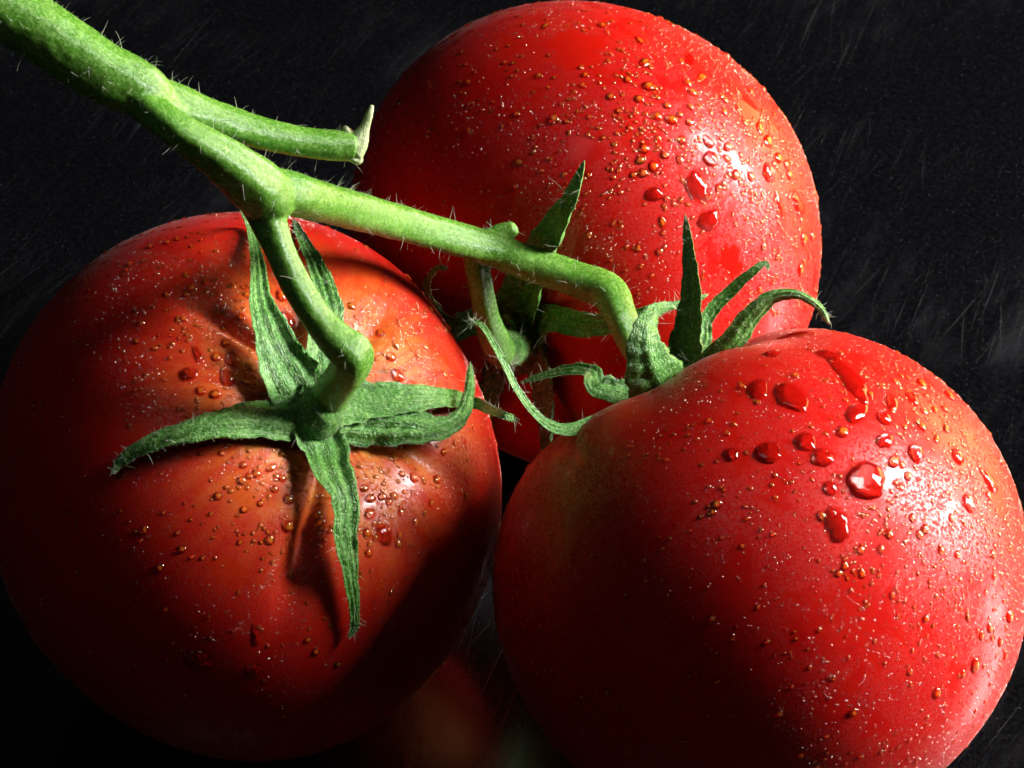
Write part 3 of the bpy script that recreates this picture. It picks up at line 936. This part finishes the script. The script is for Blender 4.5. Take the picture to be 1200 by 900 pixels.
DB = [(817, 219, 24, 40, .28, .3), (833, 186, 19, 21, .15, .45), (830, 166, 14, 18, .15, .45), (862, 205, 13, 14, .1, .45), (831, 258, 28, 24, .22, .36), (766, 228, 22, 17, .15, .35),
      (787, 140, 16, 14, .1, .5), (770, 136, 12, 12, .1, .5), (760, 101, 16, 13, .1, .5), (749, 116, 14, 10, .12, .5), (853, 172, 14, 12, .1, .5), (799, 164, 10, 12, .1, .5), (755, 174, 12, 14, .1, .5),
      (766, 195, 13, 14, .1, .5), (771, 162, 10, 9, .1, .5), (808, 143, 12, 10, .1, .5), (901, 202, 17, 24, .15, .4), (914, 240, 9, 36, .2, .3), (936, 240, 15, 38, .3, .3), (942, 280, 15, 14, .15, .4),
      (938, 316, 11, 14, .12, .45), (878, 126, 22, 26, .3, .18), (756, 73, 16, 13, .15, .4), (750, 48, 14, 9, .12, .4), (808, 70, 22, 11, .25, .25), (822, 90, 16, 10, .2, .3), (675, 56, 68, 48, .3, .10),
      (856, 306, 30, 34, .3, .12), (880, 207, 10, 14, .1, .45), (842, 220, 10, 11, .1, .5), (686, 88, 10, 8, .1, .5), (640, 30, 14, 8, .2, .3), (706, 30, 12, 8, .1, .4), (900, 165, 14, 16, .2, .35),
      (912, 185, 12, 14, .15, .4), (890, 150, 14, 12, .2, .35), (925, 205, 10, 14, .15, .4), (683, 100, 9, 8, .1, .5), (725, 130, 9, 8, .1, .5), (738, 150, 8, 9, .1, .5), (742, 205, 10, 9, .1, .4), (776, 260, 9, 16, .12, .4),
      (690, 205, 8, 10, .1, .4), (748, 290, 8, 12, .1, .4), (608, 190, 14, 12, .12, .3), (690, 275, 9, 9, .1, .4), (905, 355, 9, 10, .1, .5), (890, 340, 8, 10, .1, .5)]
DL = [(330, 346, 14, 15, .12, .5), (337, 376, 16, 27, .15, .45), (231, 415, 10, 21, .2, .4), (272, 421, 16, 20, .18, .45), (253, 418, 14, 12, .12, .5), (266, 443, 17, 22, .18, .45), (264, 402, 12, 10, .1, .5),
      (221, 438, 24, 16, .2, .35), (252, 462, 14, 12, .12, .5), (235, 458, 11, 12, .12, .5), (338, 585, 12, 14, .1, .5), (338, 617, 16, 14, .12, .5), (322, 573, 10, 10, .1, .5), (434, 584, 14, 12, .1, .5),
      (433, 602, 14, 12, .1, .5), (448, 582, 12, 11, .1, .5), (456, 588, 10, 10, .1, .5), (430, 625, 10, 15, .12, .5), (450, 627, 18, 28, .15, .4), (427, 572, 12, 10, .1, .5), (485, 560, 10, 13, .12, .45),
      (512, 562, 9, 11, .1, .45), (466, 440, 14, 18, .15, .45), (482, 452, 12, 12, .15, .4), (458, 418, 12, 12, .15, .4), (445, 390, 10, 10, .15, .4), (232, 775, 34, 28, .15, .25), (298, 745, 8, 26, .25, .3),
      (297, 786, 24, 18, .2, .3), (370, 763, 10, 11, .1, .5), (396, 778, 10, 8, .1, .5), (432, 648, 10, 10, .1, .5), (300, 555, 12, 10, .15, .4), (318, 548, 16, 9, .2, .4), (285, 545, 10, 9, .1, .5), (292, 558, 9, 9, .1, .5),
      (330, 560, 9, 12, .1, .5), (305, 590, 9, 8, .1, .5), (420, 400, 9, 9, .1, .4), (300, 365, 10, 9, .15, .4), (282, 372, 10, 8, .15, .4), (262, 385, 9, 9, .1, .4), (195, 345, 9, 8, .1, .4), (218, 345, 9, 8, .1, .4),
      (440, 630, 9, 10, .1, .5), (470, 600, 9, 9, .1, .45), (475, 520, 9, 9, .1, .4), (520, 530, 9, 9, .1, .4), (505, 590, 8, 9, .1, .4), (160, 400, 9, 8, .1, .4), (240, 330, 9, 8, .1, .4)]
for T, D, sd in ((TR, DR, 100), (TB, DB, 400), (TL, DL, 700)):
    for i, (px, py, w, h, jag, fl) in enumerate(D):
        add_drop(T, px, py, w, h, sd + i, jag, fl, random.uniform(-0.3, 0.3), random.uniform(0.1, 0.5))

for T in (TL, TR, TB):
    aw = T.fruit.data.attributes.new('wet', 'FLOAT', 'POINT')
    aw.data.foreach_set('value', T.wet.astype(np.float32))

# random small beads (single parts) and the finest droplets (one part of countless pieces)
def beads(T, n_bead, n_fine, n_small, seed, dens, bdens, bead_px=(5.5, 12.5), fine_px=(1.2, 3.0)):
    r_ = random.Random(seed)
    V, F = [], []
    made = fine = tries = 0
    o = T.root.location
    nf = len(T.faces)
    while (made < n_bead or fine < n_fine) and tries < 900000:
        tries += 1
        f = T.faces[r_.randrange(nf)]
        A_, B_, C_ = (Vector(T.V[k]) for k in f[:3])
        area = (B_ - A_).cross(C_ - A_).length
        if r_.random() > area / 4e-7:
            continue
        p = A_ + (B_ - A_) * r_.random() + (C_ - A_) * r_.random()
        nor = (B_ - A_).cross(C_ - A_).normalized()
        facing = -(p - EYE).normalized().dot(nor)
        if facing < -0.15:
            continue
        px, py, t = to_pix(p)
        dry = 1 - T.wet[f[0]]
        want_bead = made < n_bead and r_.random() < 0.25
        d = (bdens(px, py) if want_bead else dens(px, py, p, nor)) * dry
        if r_.random() > d:
            continue
        if want_bead:
            s = bead_px[0] + (bead_px[1] - bead_px[0]) * r_.random() ** 2.2
            v_, f_ = drop_geo(T, p, nor, s / 2 * mpp(t), s / 2 * mpp(t) * r_.uniform(0.85, 1.3), 4, 10, r_.random(), 0.12, r_.uniform(0.4, 0.6))
            if v_ is None:
                continue
            made += 1
            bm_ = mesh_from('water_drop', [q_ - o for q_ in v_], f_)
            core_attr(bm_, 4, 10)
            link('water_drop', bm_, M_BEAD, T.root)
        elif fine < n_fine:
            s = fine_px[0] + (fine_px[1] - fine_px[0]) * r_.random() ** 3.0
            fine += 1
            rad = s / 2 * mpp(t)
            u = nor.orthogonal().normalized()
            w = nor.cross(u)
            ht = rad * r_.uniform(0.5, 0.85)
            b = len(V)
            V.append(p - o + nor * ht)
            el = r_.uniform(0.8, 1.2)
            for rho, hh in ((0.55, 0.83), (0.88, 0.45), (1.0, -0.35)):
                for k in range(7):
                    an = 2 * math.pi * k / 7
                    V.append(p - o + (u * math.cos(an) * el + w * math.sin(an)) * (rad * rho) + nor * (ht * hh))
            for k in range(7):
                k2 = (k + 1) % 7
                F.append((b, b + 1 + k, b + 1 + k2))
                for r in (0, 7):
                    F.append((b + 1 + r + k, b + 8 + r + k, b + 8 + r + k2, b + 1 + r + k2))
    SV, SF, SC = [], [], []
    tries = small = 0
    while small < n_small and tries < 600000:
        tries += 1
        f = T.faces[r_.randrange(nf)]
        A_, B_, C_ = (Vector(T.V[k]) for k in f[:3])
        cr_ = (B_ - A_).cross(C_ - A_)
        if r_.random() > cr_.length / 4e-7:
            continue
        nor = cr_.normalized()
        p = A_ + (B_ - A_) * r_.random() + (C_ - A_) * r_.random()
        if -(p - EYE).normalized().dot(nor) < -0.1:
            continue
        px, py, t = to_pix(p)
        if r_.random() > bdens(px, py) * (1 - T.wet[f[0]]) * (0.2 + 0.8 * patchy(p, 160, 0.40, 0.55)):
            continue
        s = 3.4 + 3.6 * r_.random() ** 1.5
        v_, f_ = drop_geo(T, p, nor, s / 2 * mpp(t), s / 2 * mpp(t) * r_.uniform(0.85, 1.3), 3, 8, r_.random(), 0.10, r_.uniform(0.4, 0.6))
        if v_ is None:
            continue
        small += 1
        b = len(SV)
        SV += [q_ - o for q_ in v_]
        SF += [tuple(b + i for i in g) for g in f_]
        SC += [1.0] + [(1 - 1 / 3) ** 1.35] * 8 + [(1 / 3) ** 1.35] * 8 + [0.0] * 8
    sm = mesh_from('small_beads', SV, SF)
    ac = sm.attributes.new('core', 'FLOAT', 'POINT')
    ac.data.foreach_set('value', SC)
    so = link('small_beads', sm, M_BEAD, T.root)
    so['kind'] = 'stuff'
    ob = link('fine_droplets', mesh_from('fine_droplets', V, F), M_MIST, T.root)
    ob['kind'] = 'stuff'
    print('BEADS', made, fine, tries)

def patchy(p, sc, lo, hi):
    v = noise.fractal(p * sc, 0.8, 2.0, 4) * 0.5 + 0.5
    return min(1.0, max(0.0, (v - lo) / (hi - lo)))

def g2(px, py, cx, cy, sx, sy):
    return math.exp(-((px - cx) / sx) ** 2 - ((py - cy) / sy) ** 2)

def dens_r(px, py, p, nor):
    d = 0.22 + 0.12 * g2(px, py, 1120, 600, 190, 190) + 0.35 * g2(px, py, 950, 600, 220, 200) + 0.3 * g2(px, py, 900, 430, 160, 60) + 0.4 * g2(px, py, 1050, 800, 150, 120)
    return d * (0.35 + 0.65 * patchy(p, 90, 0.35, 0.6))
def dens_b(px, py, p, nor):
    d = 0.20 + 0.15 * g2(px, py, 830, 150, 150, 130) + 0.4 * g2(px, py, 720, 180, 130, 110) + 0.4 * g2(px, py, 900, 300, 90, 120) + 0.25 * g2(px, py, 560, 60, 130, 60)
    return d * (0.15 + 0.85 * patchy(p, 80, 0.40, 0.6))
def dens_l(px, py, p, nor):
    d = 0.14 + 0.7 * g2(px, py, 260, 420, 110, 110) + 0.6 * g2(px, py, 320, 580, 80, 70) + 0.7 * g2(px, py, 450, 580, 80, 90) + 0.6 * g2(px, py, 470, 420, 80, 80) + 0.25 * g2(px, py, 230, 320, 150, 70) + 0.25 * g2(px, py, 320, 700, 120, 80)
    return d * (0.05 + 0.95 * patchy(p, 95, 0.44, 0.6))
beads(TR, 240, 8000, 1500, 1, dens_r, lambda x, y: 0.14 + g2(x, y, 1130, 590, 120, 130) + 0.25 * g2(x, y, 1010, 540, 160, 130) + 0.35 * g2(x, y, 1080, 440, 120, 50) + 0.5 * g2(x, y, 1160, 740, 50, 60))
beads(TB, 250, 6500, 1300, 2, dens_b, lambda x, y: 0.06 + g2(x, y, 830, 150, 110, 100) + 0.5 * g2(x, y, 915, 270, 60, 110) + 0.35 * g2(x, y, 730, 130, 110, 80))
beads(TL, 220, 9500, 1000, 3, dens_l, lambda x, y: 0.05 + 1.4 * g2(x, y, 262, 425, 55, 55) + g2(x, y, 315, 580, 55, 60) + g2(x, y, 450, 590, 55, 65) + 0.9 * g2(x, y, 450, 420, 60, 60) + 0.3 * g2(x, y, 250, 340, 100, 50))
